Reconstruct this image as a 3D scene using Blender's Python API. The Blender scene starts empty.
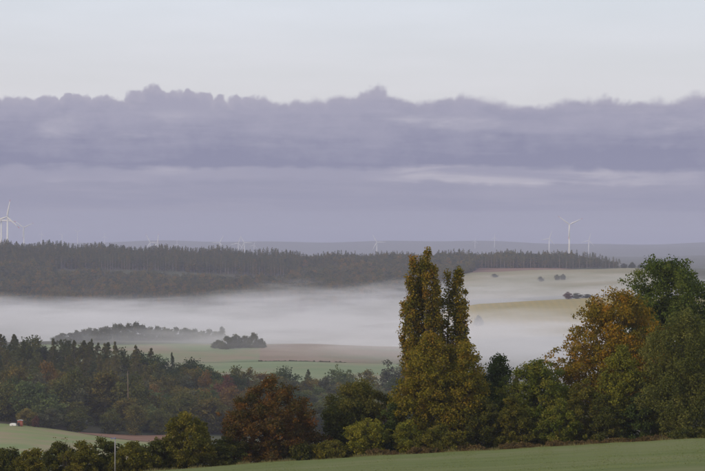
import bpy, math, random
import numpy as np
from mathutils import Vector, Matrix

R_ = math.radians
scene = bpy.context.scene
col = scene.collection
EYE = 120.0                      # height of the camera above datum (m)
F = 2000.0                       # focal length in photograph pixels (705 px wide frame)
CX, HORIZON = 352.5, 245.0       # image column of the optical axis, image row of eye level

# ------------------------------------------------------------------ camera
cam_d = bpy.data.cameras.new('camera')
cam = bpy.data.objects.new('camera', cam_d)
col.objects.link(cam)
scene.camera = cam
cam_d.sensor_fit = 'HORIZONTAL'
cam_d.angle = 2 * math.atan(352.5 / F)
cam_d.clip_start = 0.5
cam_d.clip_end = 60000
cam.location = (0, 0, EYE)
cam.rotation_euler = (R_(90) + math.atan((HORIZON - 235.5) / F), 0, 0)

# ------------------------------------------------------------------ sky
SUN_EL, SUN_AZ = R_(14.0), R_(236)        # low sun behind the camera, to its left (azimuth clockwise from +Y)
SKY = 0.10
world = bpy.data.worlds.new('World')
scene.world = world
world.use_nodes = True
nt = world.node_tree
nt.nodes.clear()


class NT:
    """tiny helper to write node trees"""
    def __init__(self, tree):
        self.t = tree

    def n(self, kind, **kw):
        nd = self.t.nodes.new(kind)
        for k, v in kw.items():
            setattr(nd, k, v)
        return nd

    def put(self, sock, v):
        if hasattr(v, 'is_output'):
            self.t.links.new(v, sock)
        else:
            sock.default_value = v

    def m(self, op, a, b=None, c=None, clamp=False):
        nd = self.n('ShaderNodeMath', operation=op)
        nd.use_clamp = clamp
        for i, v in enumerate((a, b, c)):
            if v is not None:
                self.put(nd.inputs[i], v)
        return nd.outputs[0]

    def ss(self, v, a, b, lo=0.0, hi=1.0):
        nd = self.n('ShaderNodeMapRange', interpolation_type='SMOOTHSTEP')
        self.put(nd.inputs['Value'], v)
        self.put(nd.inputs['From Min'], a)
        self.put(nd.inputs['From Max'], b)
        self.put(nd.inputs['To Min'], lo)
        self.put(nd.inputs['To Max'], hi)
        return nd.outputs[0]

    def mix(self, f, a, b):
        nd = self.n('ShaderNodeMix', data_type='RGBA')
        self.put(nd.inputs[0], f)
        for s, v in ((nd.inputs[6], a), (nd.inputs[7], b)):
            if isinstance(v, (tuple, list)):
                v = (*v[:3], 1.0)
            self.put(s, v)
        return nd.outputs[2]

    def noise(self, vec, scale, detail=4, rough=0.55, dist=0.0):
        nd = self.n('ShaderNodeTexNoise')
        self.put(nd.inputs['Vector'], vec)
        nd.inputs['Scale'].default_value = scale
        nd.inputs['Detail'].default_value = detail
        nd.inputs['Roughness'].default_value = rough
        nd.inputs['Distortion'].default_value = dist
        return nd.outputs[0]

    def vmul(self, vec, s, add=(0, 0, 0)):
        nd = self.n('ShaderNodeVectorMath', operation='MULTIPLY_ADD')
        self.put(nd.inputs[0], vec)
        nd.inputs[1].default_value = s
        nd.inputs[2].default_value = add
        return nd.outputs[0]


w = NT(nt)
tc = w.n('ShaderNodeTexCoord')
d = tc.outputs['Generated']
sep = w.n('ShaderNodeSeparateXYZ')
nt.links.new(d, sep.inputs[0])
el = w.m('MULTIPLY', w.m('ARCSINE', sep.outputs[2]), 180 / math.pi)          # elevation in degrees
nish = w.n('ShaderNodeTexSky', sky_type='NISHITA')
nish.sun_disc = False
nish.sun_elevation = SUN_EL
nish.sun_rotation = SUN_AZ
nish.air_density = 1.0
nish.dust_density = 2.0
k = 1 / SKY
c_ = lambda r, g, b: (r * k, g * k, b * k)
# high thin milky veil over the whole sky
veil_n = w.noise(w.vmul(d, (6, 6, 40)), 1.0, 3)
veil_f = w.ss(veil_n, 0.2, 0.8, 0.82, 0.94)
veil_c = w.mix(w.ss(el, 3.5, 9.0), c_(.775, .765, .800), c_(.790, .850, .935))
sky = w.mix(veil_f, nish.outputs[0], veil_c)
# cloud bank round the horizon: (degrees) seamless noise on the direction itself
v1 = w.vmul(d, (57.3 * .42, 57.3 * .42, 57.3 * .75), (3.1, 1.7, 4.3))
n_puff = w.noise(v1, 1.0, 7, 0.56, 0.25)
n_fine = w.noise(w.vmul(d, (57.3 * 1.5, 57.3 * 1.5, 57.3 * 2.6), (7, 2, 5)), 1.0, 6, 0.6, 0.3)
n_big = w.noise(w.vmul(d, (57.3 * .13, 57.3 * .13, 57.3 * .6), (11.3, 6, 1)), 1.0, 3, 0.5)
# cumulus heads: rounded billows (folded noise) along the top of the bank
def fold(fx, fz, off, det=0):
    return w.m('ABSOLUTE', w.m('MULTIPLY_ADD', w.noise(w.vmul(d, (57.3 * fx, 57.3 * fx, 57.3 * fz), off), 1.0, det, 0.5), 2.0, -1.0))
b1 = fold(.30, .12, (4.2, 2.2, 1.0), 1)
b2 = fold(.85, .55, (1.2, 7.7, 3.0), 1)
b3 = fold(2.2, 1.9, (9.1, 3.3, 5.0), 2)
n_vary = w.noise(w.vmul(d, (57.3 * .17, 57.3 * .17, 57.3 * .10), (2.9, 6.1, 3.0)), 1.0, 2, 0.5)
billow = w.m('MULTIPLY_ADD', b1, .75, w.m('MULTIPLY', w.m('MULTIPLY_ADD', b2, .72, w.m('MULTIPLY', b3, .36)), w.ss(n_vary, .34, .60, .45, 1.2)))
top = w.m('ADD', w.m('MULTIPLY_ADD', n_puff, .40, 3.45), w.m('MULTIPLY_ADD', n_big, 0.62, billow))
bank_top = w.ss(w.m('SUBTRACT', top, el), -0.05, w.ss(n_vary, .36, .58, .20, .07))
# long streaks: breaks inside the bank, pale gap between the bank and the lower layer
n_gap = w.noise(w.vmul(d, (57.3 * .16, 57.3 * .16, 57.3 * 1.7), (1.3, 8.2, 2.0)), 1.0, 6, 0.58, 0.4)
n_str = w.noise(w.vmul(d, (57.3 * .22, 57.3 * .22, 57.3 * 2.4), (6.3, 3.2, 8.0)), 1.0, 6, 0.6, 0.5)
brk_band = w.m('MULTIPLY', w.ss(el, 2.75, 3.1), w.ss(el, 3.95, 3.5))
brk = w.m('MULTIPLY', brk_band, w.ss(w.noise(w.vmul(d, (57.3 * .30, 57.3 * .30, 57.3 * 1.15), (5.2, 4.2, 9.4)), 1.0, 6, 0.55, 0.25), 0.50, 0.74))
deep = w.m('ADD', w.ss(el, 2.2, 4.0), w.m('MULTIPLY_ADD', n_fine, .95, w.m('MULTIPLY_ADD', n_str, 1.35, w.m('MULTIPLY_ADD', billow, .6, -1.36))), clamp=True)
up_c = w.mix(deep, c_(.235, .240, .360), c_(.365, .358, .465))
up_c = w.mix(w.ss(w.m('SUBTRACT', top, el), 0.40, 0.0, 0.0, 0.35), up_c, c_(.54, .51, .57))
up_c = w.mix(w.m('MULTIPLY', brk, .62), up_c, c_(.58, .56, .62))
low_c = w.mix(w.ss(n_str, .3, .72), c_(.280, .282, .395), c_(.345, .338, .440))
hor_c = w.mix(w.ss(el, -.2, .7), c_(.285, .292, .425), c_(.330, .330, .442))
lay_base = w.m('MULTIPLY_ADD', n_gap, 0.16, 0.84)
low_all = w.mix(w.ss(w.m('SUBTRACT', el, lay_base), -0.03, 0.07), hor_c, low_c)
lay_top = w.m('MULTIPLY_ADD', b1, .35, w.m('MULTIPLY_ADD', b2, .30, w.m('MULTIPLY_ADD', n_gap, .9, 1.22)))
gap_c = w.mix(w.m('MULTIPLY', w.ss(n_str, .34, .68), w.ss(n_big, .36, .62)), c_(.335, .330, .440), c_(.57, .54, .60))
low_all = w.mix(w.m('MULTIPLY', w.ss(w.m('SUBTRACT', el, lay_top), -0.06, 0.14), .9), low_all, gap_c)
bank_edge = w.m('MULTIPLY_ADD', n_gap, 0.55, w.m('MULTIPLY_ADD', n_fine, .22, w.m('MULTIPLY_ADD', b2, .25, 1.74)))
cl_c = w.mix(w.ss(w.m('SUBTRACT', el, bank_edge), -0.07, 0.13), low_all, up_c)
sky = w.mix(w.m('MULTIPLY', bank_top, 0.97), sky, cl_c)
bg = w.n('ShaderNodeBackground')
nt.links.new(sky, bg.inputs[0])
bg.inputs[1].default_value = SKY
wo = w.n('ShaderNodeOutputWorld')
nt.links.new(bg.outputs[0], wo.inputs[0])

# ------------------------------------------------------------------ sun
sun_d = bpy.data.lights.new('sun', 'SUN')
sun_d.energy = 2.2
sun_d.angle = R_(4)
sun_d.color = (1.0, 0.80, 0.60)
sun = bpy.data.objects.new('sun', sun_d)
col.objects.link(sun)
sd = Vector((math.sin(SUN_AZ) * math.cos(SUN_EL), math.cos(SUN_AZ) * math.cos(SUN_EL), math.sin(SUN_EL)))
sun.rotation_euler = sd.to_track_quat('Z', 'Y').to_euler()
sun.location = sd * 200

# ------------------------------------------------------------------ exposure, render
scene.view_settings.view_transform = 'Standard'
scene.view_settings.look = 'None'
scene.view_settings.exposure = 0.0
scene.view_settings.gamma = 1.0
scene.view_settings.use_curve_mapping = False
scene.render.engine = 'CYCLES'
cy = scene.cycles
cy.use_denoising = True
cy.max_bounces = 5
cy.diffuse_bounces = 2
cy.transmission_bounces = 3
cy.volume_bounces = 2
cy.volume_step_rate = 1.0
cy.volume_max_steps = 512
cy.sample_clamp_indirect = 6

rng = np.random.default_rng(7)
rnd = random.Random(7)

# ------------------------------------------------------------------ terrain height function
COLS = np.array([-200, 0, 150, 300, 400, 480, 560, 620, 705, 900], float)
TAB = {  # distance : height relative to the eye in each column
    0:     [-1.7] * 10,
    120:   [-15.4, -15.0, -14.35, -13.8, -13.45, -13.2, -12.9, -12.65, -12.35, -11.8],
    240:   [-29.6, -28.3, -27.0, -25.9, -25.2, -24.7, -24.1, -23.6, -23.0, -21.9],
    340:   [-41, -39.5, -38.5, -37.5, -37, -36.5, -36, -36, -36, -35],
    500:   [-57, -56.5, -56, -56, -56, -56, -56, -56, -56, -56],
    700:   [-69, -70.7, -74.2, -77, -78, -79, -80, -80, -80, -80],
    870:   [-72, -77.0, -83.4, -87, -89, -90, -91, -92, -92, -92],
    1000:  [-71, -76.0, -84, -90, -93, -95, -97, -98, -98, -98],
    1150:  [-68, -72.0, -80, -92, -98, -101, -103, -104, -104, -104],
    1300:  [-78, -80, -88, -97, -103, -107, -109, -110, -110, -110],
    1500:  [-95, -95, -97, -98, -100.5, -107, -111, -112, -112, -112],
    1650:  [-94, -94, -95.7, -96.5, -98.5, -108, -112, -113, -113, -113],
    1850:  [-92.5, -92.5, -93.4, -92.5, -96, -109, -112, -113, -113, -113],
    2050:  [-97, -97, -97.5, -104, -109, -112, -112, -112, -112, -112],
    2200:  [-112, -112, -112, -114, -112, -104, -102, -102, -102, -102],
    2450:  [-114, -115, -115, -115, -96, -72.5, -67.0, -65.0, -64, -64],
    2750:  [-106, -110, -112, -113, -106, -88, -85, -84, -84, -84],
    2950:  [-84, -87, -87, -90, -80, -66, -60.5, -56, -54, -54],
    3200:  [-48, -51, -56, -67, -59, -45, -41.6, -40, -40, -40],
    3350:  [-30, -33, -40, -50, -46, -40, -38.5, -38.5, -40, -40],
    3550:  [-14, -17, -25, -35, -34, -32, -33, -37, -42, -44],
    4200:  [-48, -48, -50, -52, -52, -52, -52, -54, -56, -56],
    6000:  [-60] * 10,
    9000:  [-62, -62, -62, -62, -62, -62, -62, -56, -50, -50],
    11000: [-66, -66, -66, -66, -66, -66, -66, -68, -70, -70],
    13500: [-60, -60, -58, -58, -58, -55, -40, -16, -4, 0],
    15500: [4, 10, 24, 30, 28, 24, 16, 10, 14, 18],
    16300: [-80] * 10,
}
TD = np.array(sorted(TAB), float)
TZ = np.array([TAB[int(q)] for q in TD], float)          # (nD, nC)


def _slopes(x, y):
    h = np.diff(x)[:, None]
    dl = np.diff(y, axis=0) / h
    m = np.zeros_like(y)
    w1 = 2 * h[1:] + h[:-1]
    w2 = h[1:] + 2 * h[:-1]
    ok = dl[:-1] * dl[1:] > 0
    with np.errstate(divide='ignore', invalid='ignore'):
        hm = (w1 + w2) / (w1 / dl[:-1] + w2 / dl[1:])
    m[1:-1] = np.where(ok, hm, 0)
    m[0], m[-1] = dl[0], dl[-1]
    return m


TM = _slopes(TD, TZ)


def wav(x, y):
    return (np.sin(x * .031 + y * .017) + np.sin(x * .013 - y * .027 + 1.3) + .6 * np.sin(x * .061 + y * .049 + .7))


def H(px, D):
    """ground height (world z) on image column px at distance D"""
    px = np.atleast_1d(np.asarray(px, float))
    D = np.atleast_1d(np.asarray(D, float))
    px, D = np.broadcast_arrays(px, D)
    Dc = np.clip(D, 0, TD[-1])
    i = np.clip(np.searchsorted(TD, Dc, side='right') - 1, 0, len(TD) - 2)
    h = TD[i + 1] - TD[i]
    t = ((Dc - TD[i]) / h)
    pc = np.clip(px, COLS[0], COLS[-1])
    j = np.clip(np.searchsorted(COLS, pc, side='right') - 1, 0, len(COLS) - 2)
    s = (pc - COLS[j]) / (COLS[j + 1] - COLS[j])
    s = s * .5 + .5 * (s * s * (3 - 2 * s))

    def colz(jj):
        return ((2 * t ** 3 - 3 * t ** 2 + 1) * TZ[i, jj] + (t ** 3 - 2 * t ** 2 + t) * h * TM[i, jj]
                + (-2 * t ** 3 + 3 * t ** 2) * TZ[i + 1, jj] + (t ** 3 - t ** 2) * h * TM[i + 1, jj])
    z = colz(j) * (1 - s) + colz(j + 1) * s
    x = (px - CX) / F * D
    z = z + wav(x, D) * np.clip((D - 260) / 900, 0, 1) * 0.45 * np.clip((9000 - D) / 4000, 0, 1)
    z = z + np.clip((D - 8000) / 3000, 0, 1) * np.clip((16000 - D) / 400, 0, 1) * (
        7 * np.sin(px * .021 + D * .0007) + 4 * np.sin(px * .057 + 2 + D * .001))
    return EYE + np.maximum(z, -116.0)


def xy(px, D):
    az = np.arctan((np.asarray(px, float) - CX) / F)
    return np.sin(az) * D, np.cos(az) * D


def ground(px, D):
    x, y = xy(px, D)
    return Vector((float(x), float(y), float(H(px, D)[0])))


def z_at(py, D):
    return EYE - (py - HORIZON) / F * D


# ------------------------------------------------------------------ mesh helpers
def mesh_np(name, V, faces_quads=None, tris=None, tint=None, smooth=False):
    me = bpy.data.meshes.new(name)
    V = np.asarray(V, np.float32)
    loops, starts, tot = [], [], 0
    if faces_quads is not None and len(faces_quads):
        q = np.asarray(faces_quads, np.int32)
        loops.append(q.ravel())
        starts.append(np.arange(len(q), dtype=np.int32) * 4)
        tot = len(q) * 4
    if tris is not None and len(tris):
        t = np.asarray(tris, np.int32)
        loops.append(t.ravel())
        starts.append(tot + np.arange(len(t), dtype=np.int32) * 3)
    L = np.concatenate(loops)
    S = np.concatenate(starts)
    me.vertices.add(len(V))
    me.vertices.foreach_set('co', V.ravel())
    me.loops.add(len(L))
    me.loops.foreach_set('vertex_index', L)
    me.polygons.add(len(S))
    me.polygons.foreach_set('loop_start', S)
    me.polygons.foreach_set('use_smooth', np.full(len(S), smooth, bool))
    me.update(calc_edges=True)
    if tint is not None:
        a = me.attributes.new('tint', 'FLOAT', 'POINT')
        a.data.foreach_set('value', np.asarray(tint, np.float32))
    return me


def link(name, me, mat=None, parent=None, label=None, cat=None, group=None, kind=None):
    o = bpy.data.objects.new(name, me)
    col.objects.link(o)
    if mat is not None and me is not None and not me.materials:
        me.materials.append(mat)
    if parent is not None:
        o.parent = parent
    tag(o, label, cat, group, kind)
    return o


def tag(o, label=None, cat=None, group=None, kind=None):
    for kk, v in (('label', label), ('category', cat), ('group', group), ('kind', kind)):
        if v:
            o[kk] = v
    return o


def copy_tree(src, name=None):
    r = src.copy()
    col.objects.link(r)
    for ch in src.children:
        c = ch.copy()
        col.objects.link(c)
        c.parent = r
        for g in ch.children:
            e = g.copy()
            col.objects.link(e)
            e.parent = c
    return r


class MB:
    def __init__(self):
        self.v, self.q, self.t = [], [], []

    def n(self):
        return len(self.v)

    def box(self, c, s, M=None):
        b = self.n()
        for dz in (-.5, .5):
            for dx, dy in ((-.5, -.5), (.5, -.5), (.5, .5), (-.5, .5)):
                p = Vector((dx * s[0], dy * s[1], dz * s[2]))
                if M:
                    p = M @ p
                self.v.append(tuple(Vector(c) + p))
        for f in ((3, 2, 1, 0), (4, 5, 6, 7), (0, 1, 5, 4), (1, 2, 6, 5), (2, 3, 7, 6), (3, 0, 4, 7)):
            self.q.append([b + i for i in f])

    def tube(self, pts, rad, n=7, cap=True):
        rings = []
        pts = [Vector(p) for p in pts]
        for i, p in enumerate(pts):
            a = pts[max(i - 1, 0)]
            b = pts[min(i + 1, len(pts) - 1)]
            dr = (b - a).normalized()
            up = Vector((0, 0, 1)) if abs(dr.z) < .9 else Vector((1, 0, 0))
            u = dr.cross(up).normalized()
            v = dr.cross(u).normalized()
            s = self.n()
            for kx in range(n):
                an = 2 * math.pi * kx / n
                self.v.append(tuple(p + (u * math.cos(an) + v * math.sin(an)) * rad[i]))
            rings.append(s)
        for a, b in zip(rings[:-1], rings[1:]):
            for kx in range(n):
                k2 = (kx + 1) % n
                self.q.append([a + kx, b + kx, b + k2, a + k2])
        if cap:
            for s, flip in ((rings[0], False), (rings[-1], True)):
                cpt = pts[0] if s == rings[0] else pts[-1]
                ci = self.n()
                self.v.append(tuple(cpt))
                for kx in range(n):
                    k2 = (kx + 1) % n
                    self.t.append([ci, s + kx, s + k2] if not flip else [ci, s + k2, s + kx])

    def mesh(self, name, smooth=False):
        return mesh_np(name, self.v, self.q, self.t, smooth=smooth)


# ------------------------------------------------------------------ materials
def new_mat(name):
    m = bpy.data.materials.new(name)
    m.use_nodes = True
    t = m.node_tree
    t.nodes.clear()
    return m, NT(t)


def leaf_mat(name, cols, transl=0.28, rough=0.7, spread=0.24):
    """leaf colours (thing's own colour) spread over the tint attribute"""
    m, w = new_mat(name)
    at = w.n('ShaderNodeAttribute', attribute_name='tint')
    oi = w.n('ShaderNodeObjectInfo')
    f = w.m('ADD', at.outputs['Fac'], w.m('MULTIPLY_ADD', oi.outputs['Random'], spread, -spread / 2), clamp=True)
    cr = w.n('ShaderNodeValToRGB')
    w.put(cr.inputs[0], f)
    e = cr.color_ramp.elements
    e[0].position, e[0].color = 0.0, (*cols[0], 1)
    e[1].position, e[1].color = 1.0, (*cols[-1], 1)
    for i, cc in enumerate(cols[1:-1]):
        x = e.new((i + 1) / (len(cols) - 1))
        x.color = (*cc, 1)
    p = w.n('ShaderNodeBsdfPrincipled')
    w.put(p.inputs['Base Color'], cr.outputs[0])
    p.inputs['Roughness'].default_value = rough
    p.inputs['Specular IOR Level'].default_value = 0.08
    tr = w.n('ShaderNodeBsdfTranslucent')
    w.put(tr.inputs[0], cr.outputs[0])
    mx = w.n('ShaderNodeMixShader')
    mx.inputs[0].default_value = transl
    w.put(mx.inputs[1], p.outputs[0])
    w.put(mx.inputs[2], tr.outputs[0])
    o = w.n('ShaderNodeOutputMaterial')
    w.put(o.inputs[0], mx.outputs[0])
    return m


def plain_mat(name, c1, c2, scale=1.0, rough=0.8, detail=5, stretch=(1, 1, 1), c3=None, scale3=.05, bump=0.0, lo=.35, hi=.65, spec=.3):
    m, w = new_mat(name)
    tc = w.n('ShaderNodeTexCoord')
    v = w.vmul(tc.outputs['Object'], stretch)
    n = w.noise(v, scale, detail)
    cc = w.mix(w.ss(n, lo, hi), c1, c2)
    if c3:
        n3 = w.noise(w.vmul(tc.outputs['Object'], (1, 1, 1), (31, 17, 5)), scale3, 4)
        cc = w.mix(w.ss(n3, .42, .66), cc, c3)
    p = w.n('ShaderNodeBsdfPrincipled')
    w.put(p.inputs['Base Color'], cc)
    p.inputs['Roughness'].default_value = rough
    p.inputs['Specular IOR Level'].default_value = spec
    if bump:
        b = w.n('ShaderNodeBump')
        b.inputs['Strength'].default_value = bump
        b.inputs['Distance'].default_value = .3
        w.put(b.inputs['Height'], n)
        w.put(p.inputs['Normal'], b.outputs[0])
    o = w.n('ShaderNodeOutputMaterial')
    w.put(o.inputs[0], p.outputs[0])
    return m


M = {}
M['ground'] = plain_mat('ground', (.055, .060, .028), (.080, .078, .040), .02, .95, 6, c3=(.07, .055, .035), scale3=.008)
M['meadow'] = plain_mat('meadow', (.096, .118, .030), (.132, .148, .044), .22, .9, 8, (.22, 1, 1), c3=(.146, .150, .058), scale3=.045, bump=.15, spec=.1)
M['pasture'] = plain_mat('pasture', (.165, .200, .066), (.205, .225, .078), .05, .95, 7, (.3, 1, 1), c3=(.265, .205, .110), scale3=.03)
M['plough'] = plain_mat('plough', (.170, .085, .055), (.235, .130, .085), .08, .95, 6, (.3, 1, 1))
M['valley_green'] = plain_mat('valley_green', (.150, .190, .085), (.200, .225, .105), .03, .95, 6, (.25, 1, 1), c3=(.250, .190, .120), scale3=.012)
M['valley_brown'] = plain_mat('valley_brown', (.230, .155, .110), (.280, .200, .140), .03, .95, 6, (.25, 1, 1), c3=(.17, .155, .085), scale3=.01)
M['bark'] = plain_mat('bark', (.040, .032, .024), (.085, .070, .052), 3.0, .9, 6, (1, 1, .25), bump=.6)
M['bark_pale'] = plain_mat('bark_pale', (.22, .18, .145), (.34, .29, .235), 1.2, .9, 5, (1, 1, .2))
M['bark_pine'] = plain_mat('bark_pine', (.12, .085, .060), (.24, .17, .125), .8, .9, 5, (1, 1, .2))


def hump_mat():
    m, w = new_mat('stubble')
    tc = w.n('ShaderNodeTexCoord')
    p0 = tc.outputs['Object']
    wv = w.n('ShaderNodeTexWave', wave_type='BANDS', bands_direction='X')
    w.put(wv.inputs['Vector'], w.vmul(p0, (1.0, .38, 0)))
    wv.inputs['Scale'].default_value = .035
    wv.inputs['Distortion'].default_value = 2.5
    wv.inputs['Detail'].default_value = 3
    wv.inputs['Detail Scale'].default_value = .6
    n = w.noise(w.vmul(p0, (.4, 1, 1)), .02, 6)
    a = w.mix(w.ss(n, .35, .65), (.280, .215, .062), (.330, .240, .078))
    a = w.mix(w.m('MULTIPLY', wv.outputs['Fac'], .35), a, (.210, .185, .072))
    p = w.n('ShaderNodeBsdfPrincipled')
    w.put(p.inputs['Base Color'], a)
    p.inputs['Roughness'].default_value = .95
    o = w.n('ShaderNodeOutputMaterial')
    w.put(o.inputs[0], p.outputs[0])
    return m


M['stubble'] = hump_mat()
M['far_green'] = plain_mat('far_green', (.215, .195, .100), (.27, .22, .125), .02, .95, 5, (.3, 1, 1))

# ------------------------------------------------------------------ ground: one sheet out to the horizon
azs = np.concatenate([np.linspace(-math.pi, -.55, 60, endpoint=False), np.linspace(-.55, -.20, 30, endpoint=False),
                      np.linspace(-.20, .20, 230, endpoint=False), np.linspace(.20, .55, 30, endpoint=False),
                      np.linspace(.55, math.pi, 60)])
Rs = np.concatenate([[0.6], np.linspace(4, 260, 60), np.geomspace(266, 3700, 300), np.geomspace(3760, 16300, 90)])


def polar_sheet(pxs_or_az, Rs, is_az=True, dz=0.0):
    A, RR = np.meshgrid(pxs_or_az, Rs)
    if is_az:
        ac = np.clip(A, -1.2, 1.2)
        PX = CX + F * np.tan(ac)
        X, Y = np.sin(A) * RR, np.cos(A) * RR
    else:
        PX = A
        X, Y = xy(A, RR)
    Z = H(PX.ravel(), RR.ravel()).reshape(RR.shape) + dz
    return np.stack([X, Y, Z], -1).reshape(-1, 3), A.shape


def grid_faces(shape):
    r, c = shape
    i = (np.arange(r - 1)[:, None] * c + np.arange(c - 1)[None]).ravel()
    return np.stack([i, i + 1, i + c + 1, i + c], -1)


V, shp = polar_sheet(azs, Rs)
link('ground', mesh_np('ground', V, grid_faces(shp), smooth=True), M['ground'], kind='structure',
     label='dark rolling ground of the valley and hills')


def field(name, px0, px1, r0, r1, mat, label, dz=.35, npx=90, nr=40):
    """a field sheet lying on the ground; r0, r1 are lists of (px, distance) edges"""
    pxs = np.linspace(px0, px1, npx)
    a = np.interp(pxs, *zip(*r0))
    b = np.interp(pxs, *zip(*r1))
    t = np.linspace(0, 1, nr)[:, None]
    RR = a[None] * (1 - t) + b[None] * t
    PX = np.broadcast_to(pxs[None], RR.shape)
    X, Y = xy(PX, RR)
    Z = H(PX.ravel(), RR.ravel()).reshape(RR.shape) + dz
    return link(name, mesh_np(name, np.stack([X, Y, Z], -1).reshape(-1, 3), grid_faces(RR.shape), smooth=True), mat, kind='structure', label=label)


field('meadow', -1200, 1900, [(0, 3)], [(-1200, 232), (200, 236), (400, 237), (705, 236), (1900, 230)], M['meadow'],
      'frosty green meadow sloping down in the foreground', .06, 160, 90)
field('field', -120, 168, [(0, 640)], [(-120, 884), (0, 872), (60, 868), (100, 856), (168, 842)], M['pasture'],
      'green field below the wood on the left', .3)
field('ploughed_field', 78, 175, [(78, 864), (100, 857.5), (175, 843)], [(78, 866.5), (110, 872), (175, 880)], M['plough'],
      'narrow reddish ploughed strip along the foot of the wood', .3, 40, 8)
field('field', 60, 430, [(60, 1400)], [(60, 1645.5), (430, 1645.5)], M['valley_green'], 'pale green field behind the wood, below the dark hedge', .4)
field('field', 20, 259.6, [(20, 1648)], [(20, 1890), (259.6, 1890)], M['valley_green'], 'green field in front of the mist, left of the brown field', .4)
field('field', 259.6, 450, [(260, 1648)], [(259.6, 1890), (450, 1860)], M['valley_brown'], 'reddish brown field fading into the mist', .4)
field('field', 415, 800, [(415, 2215), (800, 2190)], [(415, 2470), (800, 2520)], M['stubble'], 'tan green rounded hill rising out of the mist', .5, 120, 60)
field('field', 455, 660, [(455, 2860)], [(455, 3225), (560, 3255), (660, 3330)], M['far_green'], 'pale green field below the far strip of wood', .6)
field('ploughed_field', 462, 575, [(462, 3228), (560, 3258), (575, 3300)], [(462, 3350), (560, 3345), (575, 3310)], M['plough'],
      'far reddish ploughed field at the foot of the far wood', .6)


# ------------------------------------------------------------------ trees
def unit(n, g):
    v = g.normal(size=(n, 3))
    return v / np.linalg.norm(v, axis=1, keepdims=True)


def leaves(cent, size, g, upbias=0.35, aspect=.62, droop=0.0):
    """one small folded leaf (quad) at every centre"""
    n = len(cent)
    nr = unit(n, g)
    nr[:, 2] += upbias
    nr /= np.linalg.norm(nr, axis=1, keepdims=True)
    a = unit(n, g)
    a[:, 2] -= droop
    t = a - nr * np.sum(a * nr, 1, keepdims=True)
    t /= np.linalg.norm(t, axis=1, keepdims=True) + 1e-9
    b = np.cross(nr, t)
    s = (size * g.uniform(.45, 1.4, n))[:, None]
    V = np.stack([cent - t * s * .5, cent + b * s * .5 * aspect + nr * s * .08, cent + t * s * .5, cent - b * s * .5 * aspect + nr * s * .08], 1).reshape(-1, 3)
    q = np.arange(n * 4).reshape(-1, 4)
    return V, q


def crown_points(g, height, width, prof, nclump, nleaf, crad, bottom=0.1, surf=.55, flat=.75, lump=.18):
    """clump centres inside an uneven envelope, then leaf positions and tints"""
    ts = np.linspace(0, 1, 60)
    pr = np.interp(ts, *zip(*prof))
    cdf = np.cumsum(pr ** 1.5 + .01)
    cdf /= cdf[-1]
    t = np.interp(g.uniform(size=nclump), cdf, ts)
    ph = g.uniform(0, 2 * np.pi, nclump)
    k1, k2, k3 = g.uniform(0, 6.28, 3)
    wob = 1 + lump * (np.sin(2 * ph + k1 + 4 * t) + .7 * np.sin(3 * ph + k2 - 7 * t) + .6 * np.sin(5 * ph + k3 + 11 * t)) * .6
    env = np.interp(t, *zip(*prof)) * width / 2 * wob
    rr = np.maximum(env - crad * .6, 0.05) * (surf + (1 - surf) * g.uniform(size=nclump) ** .6)
    rr = np.where(g.uniform(size=nclump) < .25, rr * g.uniform(.1, .8, nclump), rr)
    z = (bottom + (1 - bottom) * t) * height - crad * .4 * t
    cr = crad * g.uniform(.45, 1.45, nclump)
    spray = g.uniform(size=nclump) < .16                       # ragged twig ends standing out of the outline
    rr = np.where(spray, env * g.uniform(.90, 1.07, nclump), rr)
    cr = np.where(spray, cr * .65, cr)
    z = z + np.where(spray, min(crad, 1.0) * g.uniform(.0, .7, nclump) * t, 0)
    C = np.stack([rr * np.cos(ph), rr * np.sin(ph), z], 1)
    ctint = g.normal(0, .16, nclump)
    pw = cr ** 2
    idx = g.choice(nclump, nleaf, p=pw / pw.sum())
    off = unit(nleaf, g) * (g.uniform(size=nleaf) ** .5 * g.uniform(.8, 1.25, nleaf))[:, None]
    off[:, 2] *= flat
    P = C[idx] + off * cr[idx][:, None]
    tint = .5 + ctint[idx] + g.normal(0, .13, nleaf)
    return C, P, tint


def wood_mesh(name, g, height, C, r0, nlimb=26, lean=0.0, n=6, top=.82, start=.15):
    mb = MB()
    a = g.uniform(0, 6.28, 2)
    pts, rad = [], []
    for i in range(7):
        t = i / 6
        pts.append((math.sin(a[0] + 2 * t) * .03 * height * t + lean * t * height, math.sin(a[1] + 2.4 * t) * .03 * height * t, t * height * top - .25 * (i == 0)))
        rad.append(r0 * (1.35 if i == 0 else 1) * (1 - .88 * t) + .01)
    mb.tube(pts, rad, n + 2)
    for ci in g.permutation(len(C))[:nlimb]:
        e = Vector(C[ci])
        t = max(start, min(.9, (e.z / (height * top)) * g.uniform(.35, .75)))
        k = min(5, int(t * 6))
        f = t * 6 - k
        s = Vector(pts[k]).lerp(Vector(pts[k + 1]), f)
        rb = (rad[k] * (1 - f) + rad[k + 1] * f) * .5
        mid = s.lerp(e, .5) + Vector((0, 0, -.06 * (e - s).length))
        q = [s, s.lerp(mid, .6), mid.lerp(e, .35), e]
        mb.tube(q, [rb, rb * .75, rb * .45, .012], n - 1, cap=False)
    return mb.mesh(name, smooth=True)


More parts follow.
